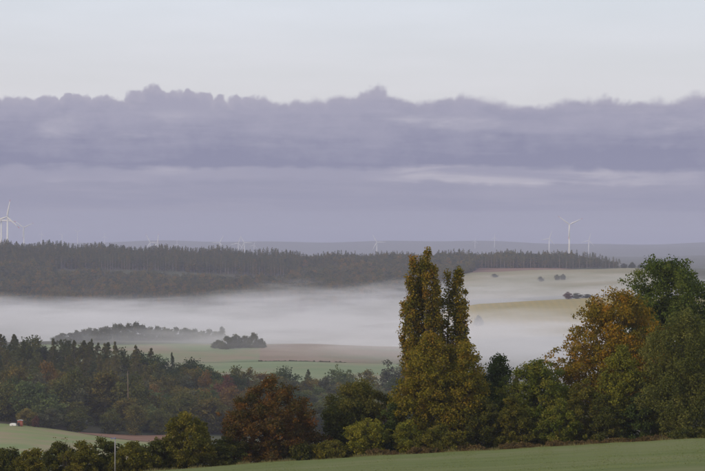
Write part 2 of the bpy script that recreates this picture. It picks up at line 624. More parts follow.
def make_tree(name, label, cat, base, height, width, prof, pal, seed, nclump=160, nleaf=16000, crad=.9, leaf=.26, bottom=.1,
              group=None, wood='bark', surf=.55, flat=.75, lump=.18, r0=None, nlimb=26, upbias=.35, sx=1.0, droop=0, tintgrad=0.0, rot=0.0, aspect=.62):
    g = np.random.default_rng(seed)
    nleaf, leaf, aspect, crad, nclump = int(nleaf * 1.95), leaf * .98, aspect * 1.25, crad * 1.05, int(nclump * 1.35)
    C, P, tint = crown_points(g, height, width, prof, nclump, nleaf, crad, bottom, surf, flat, lump)
    C[:, 0] *= sx
    P[:, 0] *= sx
    P[:, 2] = np.maximum(P[:, 2], .05)
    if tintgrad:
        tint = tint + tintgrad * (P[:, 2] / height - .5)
    V, q = leaves(P, leaf, g, upbias, droop=droop, aspect=aspect)
    root = link(name, None, label=label, cat=cat, group=group)
    root.location = base
    root.rotation_euler = (0, 0, rot)
    link('crown', mesh_np('crown', V, q, tint=np.repeat(tint, 4)), M[pal], root)
    link('trunk', wood_mesh('trunk', g, height, C, r0 or height * .018, nlimb), M[wood], root)
    return root


# palettes: real leaf colours
PALS = {
    'poplar': [(.075, .080, .010), (.155, .130, .013), (.240, .165, .017), (.330, .155, .026)],
    'olive_gold': [(.060, .070, .008), (.135, .122, .012), (.205, .158, .015), (.270, .155, .019)],
    'dark_green': [(.030, .046, .012), (.058, .082, .018), (.090, .112, .025)],
    'green': [(.050, .072, .010), (.105, .125, .015), (.165, .165, .022), (.210, .165, .026)],
    'gold': [(.070, .068, .008), (.155, .120, .011), (.245, .155, .012), (.330, .155, .013)],
    'oak': [(.036, .058, .010), (.075, .105, .017), (.125, .138, .026)],
    'willow': [(.046, .056, .012), (.092, .100, .020), (.150, .150, .034), (.195, .180, .046)],
    'yellow_green': [(.080, .095, .012), (.165, .162, .018), (.250, .212, .024)],
    'red': [(.040, .040, .010), (.080, .058, .013), (.125, .065, .015), (.205, .085, .017)],
    'shrub': [(.038, .048, .011), (.080, .085, .016), (.130, .112, .021)],
    'shrub_olive': [(.058, .062, .010), (.120, .112, .015), (.190, .148, .022)],
    'bramble': [(.070, .058, .020), (.130, .085, .032), (.170, .125, .046)],
    'wood_olive': [(.044, .055, .013), (.108, .112, .023), (.175, .152, .029)],
    'wood_brown': [(.055, .058, .014), (.135, .115, .024), (.215, .150, .030)],
    'wood_green': [(.068, .095, .030), (.130, .160, .050), (.185, .200, .064)],
    'wood_yellow': [(.080, .082, .020), (.160, .138, .030), (.230, .170, .036)],
    'wood_red': [(.065, .040, .022), (.125, .055, .034), (.160, .070, .040)],
    'wood_orange': [(.070, .055, .016), (.160, .098, .024), (.230, .125, .026)],
    'wood_grey': [(.055, .062, .032), (.095, .098, .050), (.130, .126, .062)],
    'conifer': [(.048, .062, .022), (.085, .100, .034), (.125, .128, .044)],
    'conifer_brown': [(.058, .066, .020), (.112, .106, .030), (.170, .140, .040)],
    'ridge_olive': [(.034, .045, .012), (.082, .090, .022), (.135, .122, .026), (.190, .140, .030)],
    'ridge_orange': [(.055, .060, .015), (.125, .108, .022), (.200, .138, .026), (.270, .145, .030)],
}
for nm, cc in PALS.items():
    M[nm] = leaf_mat(nm, cc, spread=.8 if nm.startswith('ridge') else .5 if nm.startswith(('wood', 'conif')) else .1)

ROUND = [(0, .35), (.12, .72), (.3, .96), (.5, 1), (.7, .88), (.87, .58), (1, .16)]
BROADTOP = [(0, .45), (.2, .85), (.4, 1), (.65, .98), (.85, .72), (1, .25)]
CONE = [(0, .75), (.15, .95), (.3, 1), (.5, .85), (.75, .52), (.92, .22), (1, .05)]
SPIRE = [(0, .8), (.2, 1), (.45, .95), (.65, .8), (.82, .55), (.93, .3), (1, .08)]
BUSH = [(0, .8), (.2, 1), (.5, .98), (.75, .75), (1, .25)]


def near(name, label, cat, px, D, top, wpx, prof, pal, seed, **kw):
    b = ground(px, D)
    h = z_at(top, D) - b.z
    return make_tree(name, label, cat, b, h, wpx / F * D, prof, pal, seed, **kw)


# ---- poplars: several steep leaders each with its own sparse column of leaves
def poplar(label, px, D, top, leaders, seed, pal='poplar', nleaf=9000):
    g = np.random.default_rng(seed)
    b = ground(px, D)
    h = z_at(top, D) - b.z
    mpp = D / F
    mb = MB()
    mb.tube([(0, 0, -.3), (0, 0, h * .12), (0, 0, h * .25)], [.5, .4, .32], 9)
    Ps, ts = [], []
    for (dx, ytop, wpx, y0, wgt) in leaders:
        zt = z_at(ytop, D) - b.z
        z0 = z_at(y0, D) - b.z
        dy = g.uniform(-1.0, 1.0)
        pts, rad = [(0, 0, h * .12)], [.24]
        for i in range(1, 9):
            t = i / 8
            zz = h * .12 + (zt * .985 - h * .12) * t
            sx = dx * mpp * min(1, t * 1.9) + g.normal(0, .10)
            pts.append((sx, dy * min(1, t * 2) + g.normal(0, .1), zz))
            rad.append(.24 * (1 - .92 * t))
        mb.tube(pts, rad, 6)
        PT = np.array(pts)
        nc = int(64 * wgt)
        zc = z0 + (zt - z0) * g.uniform(0, 1, nc) ** .92
        f = (zc - z0) / (zt - z0)
        wr = np.interp(f, [0, .3, .6, .8, .93, 1], [1, 1, .86, .66, .40, .10]) * wpx * mpp / 2
        ph = g.uniform(0, 6.28, nc)
        rr = wr * g.uniform(.15, 1.05, nc)
        cx = np.interp(zc, PT[:, 2], PT[:, 0])
        cyy = np.interp(zc, PT[:, 2], PT[:, 1])
        C = np.stack([cx + rr * np.cos(ph), cyy + rr * np.sin(ph), zc], 1)
        for c0 in C[::2]:
            zs = c0[2] - g.uniform(.8, 1.8)
            s = (np.interp(zs, PT[:, 2], PT[:, 0]), np.interp(zs, PT[:, 2], PT[:, 1]), zs)
            mb.tube([s, ((s[0] + c0[0]) / 2, (s[1] + c0[1]) / 2, (s[2] + c0[2]) / 2 - .1), tuple(c0)], [.045, .03, .01], 4, cap=False)
        cr = g.uniform(.36, .82, nc)
        nl = int(nleaf * wgt / 3 * 1.7)
        idx = g.integers(0, nc, nl)
        off = unit(nl, g) * (g.uniform(size=nl) ** .5)[:, None]
        off[:, 2] *= 1.35
        Ps.append(C[idx] + off * cr[idx][:, None])
        ct = g.normal(0, .17, nc)
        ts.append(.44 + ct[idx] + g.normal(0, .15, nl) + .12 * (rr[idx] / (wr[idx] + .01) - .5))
    P = np.concatenate(Ps)
    tint = np.concatenate(ts)
    V, q = leaves(P, .25, g, .1, aspect=.8)
    root = link('poplar_tree', None, label=label, cat='tree', group='trees of the hedgerow')
    root.location = b
    link('crown', mesh_np('crown', V, q, tint=np.repeat(tint, 4)), M[pal], root)
    link('trunk', mb.mesh('trunk', smooth=True), M['bark'], root)
    return root


HG = 'trees of the hedgerow'
poplar('tallest poplar with golden olive leaves, above the middle of the hedgerow', 423, 253, 250.5,
       [(4, 250.5, 15, 425, 1.3), (-9, 259, 14, 430, 1.2), (0, 257, 20, 430, 1.3), (11, 268, 13, 425, 1.1), (-14, 276, 13, 430, 1.1), (14, 286, 11, 420, .9), (-18, 303, 11, 430, .9), (-3, 280, 26, 430, 1.3)], 11, nleaf=8600)
poplar('second poplar, slimmer and shorter, just right of the tallest poplar', 452, 255, 265,
       [(5, 265, 12, 430, 1.1), (-4, 274, 12, 430, 1.0), (12, 290, 12, 430, 1.0), (2, 284, 17, 425, 1.1), (-10, 300, 10, 420, .7), (9, 302, 16, 430, 1.0)], 12, nleaf=7000)
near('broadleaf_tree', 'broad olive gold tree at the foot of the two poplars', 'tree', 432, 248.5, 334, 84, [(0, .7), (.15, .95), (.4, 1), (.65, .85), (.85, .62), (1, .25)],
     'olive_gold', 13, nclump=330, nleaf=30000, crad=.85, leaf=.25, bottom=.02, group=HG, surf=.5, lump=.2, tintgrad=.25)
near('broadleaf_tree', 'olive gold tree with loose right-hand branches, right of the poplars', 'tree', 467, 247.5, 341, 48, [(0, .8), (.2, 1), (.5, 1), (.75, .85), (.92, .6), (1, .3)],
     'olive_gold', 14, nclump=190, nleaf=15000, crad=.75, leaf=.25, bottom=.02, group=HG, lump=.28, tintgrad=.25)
near('broadleaf_tree', 'slim dark green tree between the olive tree and the green tree', 'tree', 499, 259, 354.5, 38, ROUND, 'dark_green', 15,
     nclump=110, nleaf=11000, crad=.85, leaf=.26, bottom=.05, group=HG)
near('broadleaf_tree', 'bushy fresh green tree with upright twigs, left of the golden tree', 'tree', 537, 250, 357, 74, [(0, .85), (.2, 1), (.5, .98), (.72, .8), (.9, .5), (1, .15)], 'green', 16,
     nclump=260, nleaf=26000, crad=.75, leaf=.24, bottom=.02, group=HG, upbias=.25, lump=.24)
near('broadleaf_tree', 'big rounded golden orange tree on the right', 'tree', 617, 259, 287, 124, [(0, .6), (.2, .95), (.42, 1), (.6, .88), (.78, .66), (.92, .42), (1, .15)], 'gold', 17,
     nclump=420, nleaf=40000, crad=.95, leaf=.27, bottom=.12, group=HG, lump=.16, surf=.6)
near('oak_tree', 'dark green oak behind the golden tree', 'tree', 666, 279, 258, 92, [(0, .6), (.3, .9), (.5, 1), (.72, 1), (.86, .88), (.95, .66), (1, .4)], 'oak', 18,
     nclump=340, nleaf=36000, crad=1.25, leaf=.30, bottom=.2, group=HG, lump=.1, surf=.6)
near('oak_tree', 'dark green oak cut off by the right edge of the picture', 'tree', 724, 275, 254, 52, BROADTOP, 'oak', 19,
     nclump=170, nleaf=16000, crad=1.1, leaf=.30, bottom=.15, group=HG)
near('willow_tree', 'dull olive green willow at the right edge in front of the oak', 'tree', 684, 246, 308, 92, [(0, .85), (.25, 1), (.5, .96), (.72, .8), (.88, .52), (1, .15)], 'willow', 20,
     nclump=380, nleaf=34000, crad=.85, leaf=.30, bottom=.02, group=HG, upbias=.0, flat=1.3, aspect=.38, droop=.6)
near('broadleaf_tree', 'small yellow green tree in front of the golden tree', 'tree', 622, 247, 344, 46, ROUND, 'yellow_green', 21,
     nclump=150, nleaf=13000, crad=.7, leaf=.24, bottom=.08, group=HG)
near('maple_tree', 'rounded red brown tree left of the poplars', 'tree', 271, 246, 377.5, 96, [(0, .9), (.15, 1), (.35, 1), (.55, .9), (.75, .70), (.9, .46), (1, .16)], 'red', 22,
     nclump=300, nleaf=28000, crad=.75, leaf=.25, bottom=.02, group=HG, lump=.16)
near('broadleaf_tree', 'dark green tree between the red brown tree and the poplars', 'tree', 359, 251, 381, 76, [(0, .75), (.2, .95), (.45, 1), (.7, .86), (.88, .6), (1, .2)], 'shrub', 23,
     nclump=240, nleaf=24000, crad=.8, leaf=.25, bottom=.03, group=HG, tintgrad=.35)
SG = 'shrubs of the hedgerow'
near('shrub', 'bright yellow green shrub under the dark green tree', 'shrub', 367, 243, 414, 40, ROUND, 'yellow_green', 24, nclump=90, nleaf=7500, crad=.55, leaf=.22, bottom=.02, group=SG, lump=.25)
near('shrub', 'small yellow green shrub in front of the tall poplar', 'shrub', 408, 243, 418.5, 30, ROUND, 'yellow_green', 25, nclump=70, nleaf=5500, crad=.5, leaf=.22, bottom=.02, group=SG, lump=.25)
near('shrub', 'tall olive shrub left of the red brown tree', 'shrub', 187, 243, 413.5, 64, BUSH, 'shrub_olive', 26, nclump=210, nleaf=18000, crad=.6, leaf=.23, bottom=.0, group=SG, lump=.22)
for i, (px, D, top, wpx, pal, lab) in enumerate([
    (584, 247, 377, 48, 'shrub_olive', 'tall olive shrub below the left side of the golden tree'),
    (607, 245, 392, 46, 'shrub', 'dark green shrub right below the yellow green tree'),
    (641, 245, 386, 44, 'dark_green', 'dark shrub between the yellow green tree and the willow'),
    (560, 244, 398, 40, 'green', 'green shrub at the right foot of the bushy green tree'),
    (512, 245, 395, 40, 'shrub_olive', 'olive shrub at the left foot of the bushy green tree'),
    (482, 246, 392, 40, 'shrub', 'dark shrub below the slim dark green tree'),
    (392, 247, 402, 34, 'dark_green', 'dark shrub between the dark green tree and the poplars'),
    (330, 243, 440, 44, 'shrub_olive', 'low olive shrub between the red brown tree and the yellow green shrub'),
    (300, 243, 441, 30, 'shrub', 'low dark shrub at the right foot of the red brown tree'),
    (226, 243, 436, 40, 'shrub', 'low dark shrub at the left foot of the red brown tree'),
    (155, 242, 438, 40, 'shrub', 'dark hedge shrub between the grey pole and the tall olive shrub'),
    (133, 240, 440, 46, 'shrub_olive', 'olive hedge shrub just right of the grey pole'),
    (104, 243, 437, 40, 'shrub', 'dark hedge shrub just behind the grey pole'),
    (82, 240, 441, 44, 'shrub_olive', 'olive hedge shrub, second to the left of the grey pole'),
    (58, 243, 438, 44, 'shrub', 'dark hedge shrub, tallest of the left part of the hedge'),
    (34, 240, 445, 44, 'shrub_olive', 'olive hedge shrub in front of the green field, second from the left edge'),
    (6, 241, 444, 46, 'shrub', 'dark hedge shrub at the left edge of the picture'),
    (-30, 241, 446, 46, 'shrub_olive', 'olive hedge shrub cut off by the left edge of the picture'),
    (690, 240, 425, 40, 'shrub', 'low dark shrub at the foot of the willow by the right edge'),
    (440, 242, 425, 56, 'shrub_olive', 'low olive shrub at the foot of the broad olive gold tree'),
]):
    near('shrub', lab, 'shrub', px, D, top, wpx, BUSH, pal, 40 + i, nclump=int(wpx * 2.2), nleaf=int(wpx * 190), crad=.5, leaf=.21, bottom=.0, group=SG, lump=.26, nlimb=14, r0=.07)
for i, (px, D, top, wpx) in enumerate([(655, 239.5, 433, 40), (620, 239.5, 437, 40), (585, 239.5, 439, 38), (520, 239.5, 442, 44), (470, 239.5, 445, 44), (560, 239.5, 440, 30), (425, 239.5, 447, 46), (380, 239.5, 449, 40)]):
    near('bramble', ['rusty bramble patch at the meadow edge under the willow', 'rusty bramble patch at the meadow edge under the golden tree',
                     'rusty bramble patch at the meadow edge left of the golden tree', 'rusty bramble patch at the meadow edge under the bushy green tree',
                     'rusty bramble patch at the meadow edge below the slim dark tree', 'small rusty bramble patch right of the bushy green tree',
                     'rusty bramble patch at the meadow edge below the poplars', 'rusty bramble patch at the meadow edge below the yellow green shrubs'][i],
         'bramble', px, D, top, wpx, BUSH, 'bramble', 80 + i, nclump=60, nleaf=3000, crad=.28, leaf=.16, bottom=0, group='brambles along the meadow edge', nlimb=10, r0=.02)

# upright bare twigs over the left hedge: one leafless sapling
g = np.random.default_rng(5)
b = ground(66, 239)
mb = MB()
for i in range(9):
    a = g.uniform(0, 6.28)
    hh = g.uniform(3.0, 5.0)
    mb.tube([(0, 0, -.1), (math.cos(a) * .4, math.sin(a) * .4, hh * .5), (math.cos(a) * g.uniform(.6, 1.6), math.sin(a) * .9, hh)], [.03, .02, .008], 5)
root = link('sapling', None, label='thin sapling with a few leaves poking out of the left hedge', cat='sapling')
root.location = b
link('stem', mb.mesh('stem'), M['bark'], root)
P = np.array([v for v in mb.v if v[2] > 2.2])[::2] + g.normal(0, .12, (len([v for v in mb.v if v[2] > 2.2][::2]), 3))
V, q = leaves(P, .2, g)
link('leaves', mesh_np('leaves', V, q, tint=np.full(len(V), .5)), M['green'], root)

# ------------------------------------------------------------------ the grey pole at the meadow edge
M['pole'] = plain_mat('galvanised', (.20, .19, .21), (.30, .28, .30), 2.5, .55, 4, (1, 1, .3), spec=.4)
M['lamp_head'] = plain_mat('lamp_head', (.12, .13, .24), (.17, .18, .32), 4, .4)
b = ground(115.2, 205)
hp = z_at(436.6, 205) - b.z
root = link('lamp_post', None, label='thin grey pole with short arm to the left, in front of the hedge', cat='pole')
root.location = b
mb = MB()
mb.tube([(0, 0, -.4), (0, 0, hp * .5), (0, 0, hp)], [.062, .055, .048], 12)
link('pole', mb.mesh('pole', True), M['pole'], root)
mb = MB()
mb.box((-.22, 0, hp - .02), (.46, .12, .07))
mb.box((-.34, 0, hp - .045), (.20, .17, .06))
link('arm', mb.mesh('arm'), M['lamp_head'], root)
mb = MB()
mb.tube([(0, 0, hp - .09), (0, 0, hp + .05), (0, 0, hp + .07)], [.075, .075, .03], 12)
link('cap', mb.mesh('cap'), M['lamp_head'], root)

# ------------------------------------------------------------------ trailer and hut by the wood
M['white'] = plain_mat('white_paint', (.74, .73, .72), (.82, .81, .80), .8, .5)
M['hut_red'] = plain_mat('hut_red', (.26, .080, .055), (.34, .115, .075), 1.2, .8, 5, (3, 3, .4))
M['tin'] = plain_mat('tin', (.45, .44, .46), (.58, .57, .58), 1.5, .45)
M['tyre'] = plain_mat('tyre', (.02, .02, .02), (.035, .035, .035), 2, .9)
M['dark'] = plain_mat('dark_gap', (.02, .02, .022), (.04, .035, .03), 2, .9)
b = ground(13.2, 862)
root = link('trailer', None, label='small white trailer parked beside the red hut below the wood', cat='trailer')
root.location = b
mb = MB()
mb.box((0, 0, .75), (2.6, 1.5, .62))
link('body', mb.mesh('body'), M['white'], root)
mb = MB()
sec = [(-1.36, 1.07), (-1.22, 1.30), (-.6, 1.46), (.6, 1.46), (1.22, 1.28), (1.36, 1.07)]
n0 = len(sec)
for y in (-.8, .8):
    mb.v += [(x, y, z) for x, z in sec]
for i in range(n0 - 1):
    mb.q.append([i, i + 1, n0 + i + 1, n0 + i])
for i in range(1, n0 - 1):
    mb.t += [[0, i + 1, i], [n0, n0 + i, n0 + i + 1]]
mb.q.append([0, n0, 2 * n0 - 1, n0 - 1])
link('cover', mb.mesh('cover'), M['white'], root)
for sx in (-.1,):
    for sy in (-.78, .78):
        mb = MB()
        mb.tube([(sx, sy - .09, .32), (sx, sy + .09, .32)], [.32, .32], 18)
        wh = link('wheel', mb.mesh('wheel'), M['tyre'], root)
        mb = MB()
        mb.tube([(sx, sy - .1, .32), (sx, sy + .1, .32)], [.18, .18], 14)
        link('rim', mb.mesh('rim'), M['tin'], wh)
mb = MB()
mb.tube([(1.3, 0, .5), (2.1, 0, .45), (2.3, 0, .5)], [.05, .05, .06], 8)
link('drawbar', mb.mesh('drawbar'), M['tin'], root)

b = ground(20.4, 864)
root = link('hut', None, label='small red brown hut with pale roof at the edge of the wood', cat='hut')
root.location = b
mb = MB()
mb.box((0, 0, 1.3), (2.0, 1.8, 2.8))
wall = link('wall', mb.mesh('wall'), M['hut_red'], root)
for i in range(9):
    mb = MB()
    mb.box((-.92 + i * .23, -.915, 1.3), (.20, .03, 2.76))
    link('plank', mb.mesh('plank'), M['hut_red'], wall)
mb = MB()
sec = [(-1.2, 2.72), (-1.2, 2.80), (0, 3.02), (1.2, 2.80), (1.2, 2.72), (0, 2.92)]
for y in (-1.1, 1.1):
    mb.v += [(x, y, z) for x, z in sec]
for i in range(6):
    mb.q.append([i, (i + 1) % 6, 6 + (i + 1) % 6, 6 + i])
mb.q += [[0, 5, 2, 1], [5, 4, 3, 2], [6, 7, 8, 11], [11, 8, 9, 10]]
link('roof', mb.mesh('roof'), M['tin'], root)
mb = MB()
mb.box((-.45, -.95, 1.05), (.75, .04, 1.9))
door = link('door', mb.mesh('door'), M['dark'], root)
mb = MB()
mb.box((-.16, -.985, 1.05), (.05, .04, .14))
link('handle', mb.mesh('handle'), M['tin'], door)

# ------------------------------------------------------------------ prototypes for the woods
cover = np.zeros((471, 705), bool)           # rows x columns already hidden by things in front


def claim(px, top, bot, wpx, shrink=.8, mark=True):
    yy0, yy1 = int(max(top, 0)), int(min(bot, 470))
    x0, x1 = int(max(px - wpx / 2, 0)), int(min(px + wpx / 2, 704))
    if yy1 <= yy0 or x1 <= x0:
        return 0
    ys, xs = np.mgrid[yy0:yy1 + 1, x0:x1 + 1]
    cyy = (top + bot) / 2
    ins = ((xs - px) / (wpx / 2 * shrink)) ** 2 + ((ys - cyy) / ((bot - top) / 2 * 1.02)) ** 2 < 1
    ins |= (np.abs(xs - px) < wpx * .3) & (ys > cyy)
    sub = cover[yy0:yy1 + 1, x0:x1 + 1]
    vis = int((ins & ~sub).sum())
    if mark:
        sub |= ins
    return vis


def proto_broad(pal, seed, h=18.0, w=13.0, prof=ROUND, nclump=52, nleaf=5200, leaf=.72, crad=2.3, bottom=.06, wood='bark', r0=.28, nlimb=12):
    g = np.random.default_rng(seed)
    C, P, tint = crown_points(g, h, w, prof, nclump, nleaf, crad, bottom, .6, .8, .2)
    P[:, 2] = np.maximum(P[:, 2], .1)
    V, q = leaves(P, leaf, g, .4, aspect=.8)
    cm = mesh_np('crown', V, q, tint=np.repeat(tint, 4))
    cm.materials.append(M[pal])
    tm = wood_mesh('trunk', g, h, C, r0, nlimb, n=5)
    tm.materials.append(M[wood])
    return cm, tm, h, w


def proto_conifer(pal, seed, h=22.0, w=7.0, bare=.12, nl=3200, leaf=.6, wood='bark_pine', r0=.26, tiers=16):
    g = np.random.default_rng(seed)
    nb = tiers * 6
    z0 = bare * h
    t = np.repeat(np.linspace(0, 1, tiers), 6) + g.normal(0, .02, nb)
    t = np.clip(t, 0, .995)
    ph = g.uniform(0, 6.28, nb)
    ln = (1 - t) ** .5 * w / 2 * g.uniform(.6, 1.2, nb) + .25
    idx = g.integers(0, nb, nl)
    f = g.uniform(size=nl) ** .7
    rad = f * ln[idx]
    zz = z0 + t[idx] * (h - z0) - rad * .28 + g.normal(0, .28, nl)
    pp = ph[idx] + g.normal(0, .22, nl)
    P = np.stack([rad * np.cos(pp), rad * np.sin(pp), zz], 1)
    tint = .45 + g.normal(0, .12, nb)[idx] + g.normal(0, .1, nl) + .12 * f
    V, q = leaves(P, leaf, g, .3, aspect=.55)
    cm = mesh_np('crown', V, q, tint=np.repeat(tint, 4))
    cm.materials.append(M[pal])
    mb = MB()
    mb.tube([(0, 0, -.4), (0, 0, h * .4), (0, 0, h * .97)], [r0, r0 * .75, .03], 7)
    for i in range(0, nb, 3):
        zb = z0 + t[i] * (h - z0)
        mb.tube([(0, 0, zb), (ln[i] * .8 * math.cos(ph[i]), ln[i] * .8 * math.sin(ph[i]), zb - ln[i] * .25)], [.05, .015], 4, cap=False)
    tm = mb.mesh('trunk', True)
    tm.materials.append(M[wood])
    return cm, tm, h, w


PR = {}
for i, pal in enumerate(['wood_olive', 'wood_brown', 'wood_green', 'wood_yellow', 'wood_red', 'wood_orange', 'wood_grey']):
    PR[pal] = [proto_broad(pal, 200 + i * 3 + j, prof=[ROUND, BROADTOP, BUSH][(i + j) % 3]) for j in range(2)]
PR['dark'] = [proto_broad('dark_green', 240, prof=BROADTOP), proto_broad('dark_green', 241, prof=ROUND)]
PR['thicket'] = [proto_broad('shrub', 245 + j, 9, 11, BUSH, 90, 4200, .62, 1.3, 0.0, nlimb=6) for j in range(2)]
PR['conifer'] = [proto_conifer('conifer', 250, w=9, nl=4200), proto_conifer('conifer', 251, w=10, nl=4200)]
PR['conifer_brown'] = [proto_conifer('conifer_brown', 252, w=10, bare=.1, nl=4200), proto_conifer('conifer_brown', 253, w=9.5, bare=.2, nl=4200)]


def stand(name, proto, base, h, w, label, group, cat='tree', rz=None):
    cm, tm, h0, w0 = proto
    root = link(name, None, label=label, cat=cat, group=group)
    root.location = base
    root.rotation_euler = (0, 0, rnd.uniform(0, 6.28) if rz is None else rz)
    root.scale = (w / w0, w / w0, h / h0)
    link('crown', cm, None, root)
    link('trunk', tm, None, root)
    return root


# near things hide what lies behind them
for px, top, bot, wpx in [(421, 285, 455, 34), (452, 300, 455, 24), (440, 335, 455, 88), (499, 358, 455, 34), (537, 360, 450, 70), (617, 292, 440, 118), (666, 262, 440, 90),
                          (684, 315, 440, 90), (271, 382, 465, 88), (359, 386, 460, 70), (187, 418, 470, 58), (330, 445, 470, 44)]:
    claim(px, top, bot, wpx, .85)
cover[446:, :] = True

WG = 'trees of the wood beyond the left field'
manual = [  # px, distance, top row, width px, kind, label
    (36, 869, 413, 8, 'wood_red', 'small reddish shrub just right of the red hut'),
    (28, 873, 404, 19, 'wood_yellow', 'yellowish shrub directly behind the red hut'),
    (52, 872, 405.5, 26, 'wood_grey', 'grey green shrub at the wood edge, right of the reddish shrub'),
    (78, 873, 407, 28, 'wood_olive', 'low olive shrub at the wood edge above the upper green field'),
    (136, 876, 404, 25, 'wood_yellow', 'yellowish tree at the wood edge above the ploughed strip'),
    (112, 878, 408, 26, 'wood_olive', 'olive shrub at the wood edge left of the yellowish tree'),
    (160, 882, 408, 24, 'wood_olive', 'olive tree at the wood edge right of the yellowish tree'),
    (30, 888, 373, 38, 'wood_green', 'rounded pale green tree behind the red hut'),
    (47, 884, 388, 38, 'wood_green', 'lower pale green tree beside the rounded pale green one'),
    (8, 892, 382, 34, 'wood_olive', 'dark olive tree at the left edge of the wood'),
    (75, 918, 366, 42, 'wood_olive', 'large olive brown tree in the middle of the left wood'),
    (104, 916, 367, 46, 'wood_brown', 'large brown tinged tree in the middle of the left wood'),
    (131, 912, 372, 40, 'wood_olive', 'large olive tree next to the pale bare trunk'),
    (47, 965, 357, 26, 'wood_orange', 'orange brown tree above the pale green trees'),
    (18, 962, 362, 28, 'wood_brown', 'brown tree above the left edge of the wood'),
    (183, 905, 394, 34, 'wood_yellow', 'tan yellow rounded tree behind the tall olive shrub'),
    (208, 935, 384, 30, 'wood_green', 'green tree right of the tan yellow one'),
    (222, 905, 402, 30, 'wood_brown', 'brown tree just left of the red brown hedgerow tree'),
    (226, 1000, 374, 24, 'wood_red', 'reddish tree in the wood behind the red brown hedgerow tree'),
    (206, 1040, 371, 20, 'wood_orange', 'orange tree in the back of the wood'),
    (192, 1095, 360, 36, 'dark', 'dark round tree standing highest against the pale field'),
    (172, 1085, 352.5, 12, 'conifer', 'pointed dark conifer standing alone against the pale field'),
    (151, 1100, 348.5, 22, 'conifer_brown', 'broad conifer left of the pointed dark conifer'),
    (250, 1080, 366, 26, 'wood_brown', 'brown tree at the back of the wood above the red brown tree'),
    (284, 1130, 368.5, 34, 'dark', 'dark tree at the back of the wood below the hedge line'),
    (308, 1130, 370, 14, 'conifer', 'short dark conifer at the back of the wood'),
    (340, 1150, 364, 34, 'wood_green', 'green rounded tree below the hazy brown field'),
    (325, 1130, 374, 24, 'wood_grey', 'grey green tree left of the green rounded tree'),
    (368, 1180, 368, 30, 'wood_brown', 'brown tree behind the dark green hedgerow tree'),
    (392, 1230, 360, 34, 'wood_grey', 'hazy grey green tree just left of the poplars'),
]
mid = []
for (px, D, top, wpx, kind, lab) in manual:
    mid.append((D, px, top, wpx, kind, lab))
kinds_front = ['wood_olive', 'wood_olive', 'wood_brown', 'wood_green', 'wood_yellow', 'wood_brown', 'wood_orange', 'dark', 'wood_grey']
for D in np.arange(895, 1240, 15.0):
    px = -25.0
    while px < 600:
        Dj = D + rnd.uniform(-7, 7)
        pj = px + rnd.uniform(-4, 4)
        front = np.interp(pj, [-25, 100, 200, 300, 400, 600], [890, 890, 890, 930, 1000, 1050])
        back = np.interp(pj, [-25, 60, 150, 200, 300, 400, 600], [1170, 1170, 1120, 1090, 1150, 1235, 1260])
        if front < Dj < back:
            con = pj < 165 and Dj > 1000 and rnd.random() < np.interp(pj, [0, 110, 165], [.85, .7, .2])
            h = rnd.uniform(18, 23) if con else rnd.uniform(12, 19) * np.interp(pj, [0, 250, 600], [1, .95, .85])
            if con and rnd.random() < .2:
                h *= 1.12
            zt = float(H(pj, Dj)[0]) + h
            top = HORIZON - (zt - EYE) / Dj * F
            lim = np.interp(pj, [-25, 0, 50, 100, 150, 170, 200, 215, 240, 280, 330, 400, 470, 600], [330, 331, 336, 339, 348, 356, 360, 366, 363, 369, 371, 366, 380, 395])
            if top < lim + 3 or (pj < 180 and Dj > 1070) or Dj > back - 40:
                top = lim + rnd.uniform(0, 4 if con else 9) + (0 if rnd.random() < .6 else 4)
            kind = rnd.choice(['conifer', 'conifer_brown', 'conifer_brown']) if con else rnd.choice(kinds_front if not (pj < 180 and Dj > 1040) else ['wood_olive', 'dark', 'wood_grey', 'wood_olive'])
            wpx = (rnd.uniform(9.5, 13.5) if con else rnd.uniform(13, 19)) / Dj * F
            mid.append((Dj, pj, top, wpx, kind, None))
        px += rnd.uniform(15, 24)
mid.sort(key=lambda q: q[0])
ADJ = {'wood_olive': 'olive green tree', 'wood_brown': 'brown tinged tree', 'wood_green': 'soft green tree', 'wood_yellow': 'yellowish tree', 'wood_orange': 'orange brown tree',
       'dark': 'dark green tree', 'wood_grey': 'grey green tree', 'wood_red': 'reddish tree', 'conifer': 'dark green conifer', 'conifer_brown': 'brownish green conifer'}
MARKS = [(20, 415, 'the red hut'), (28, 380, 'the round pale green tree'), (47, 364, 'the orange brown tree'), (128, 385, 'the pale bare trunk'), (136, 410, 'the yellowish edge tree'),
         (172, 356, 'the lone pointed conifer'), (151, 352, 'the broad conifer'), (192, 366, 'the dark round tree'), (226, 380, 'the reddish tree'), (183, 400, 'the tan yellow tree'),
         (270, 385, 'the red brown hedgerow tree'), (358, 388, 'the dark green hedgerow tree'), (420, 330, 'the tallest poplar'), (75, 372, 'the large olive brown tree'),
         (104, 374, 'the large brown tinged tree'), (8, 385, 'the dark olive edge tree'), (308, 373, 'the short dark conifer'), (538, 362, 'the bushy green tree'), (499, 358, 'the slim dark green tree')]
used_labels = {}


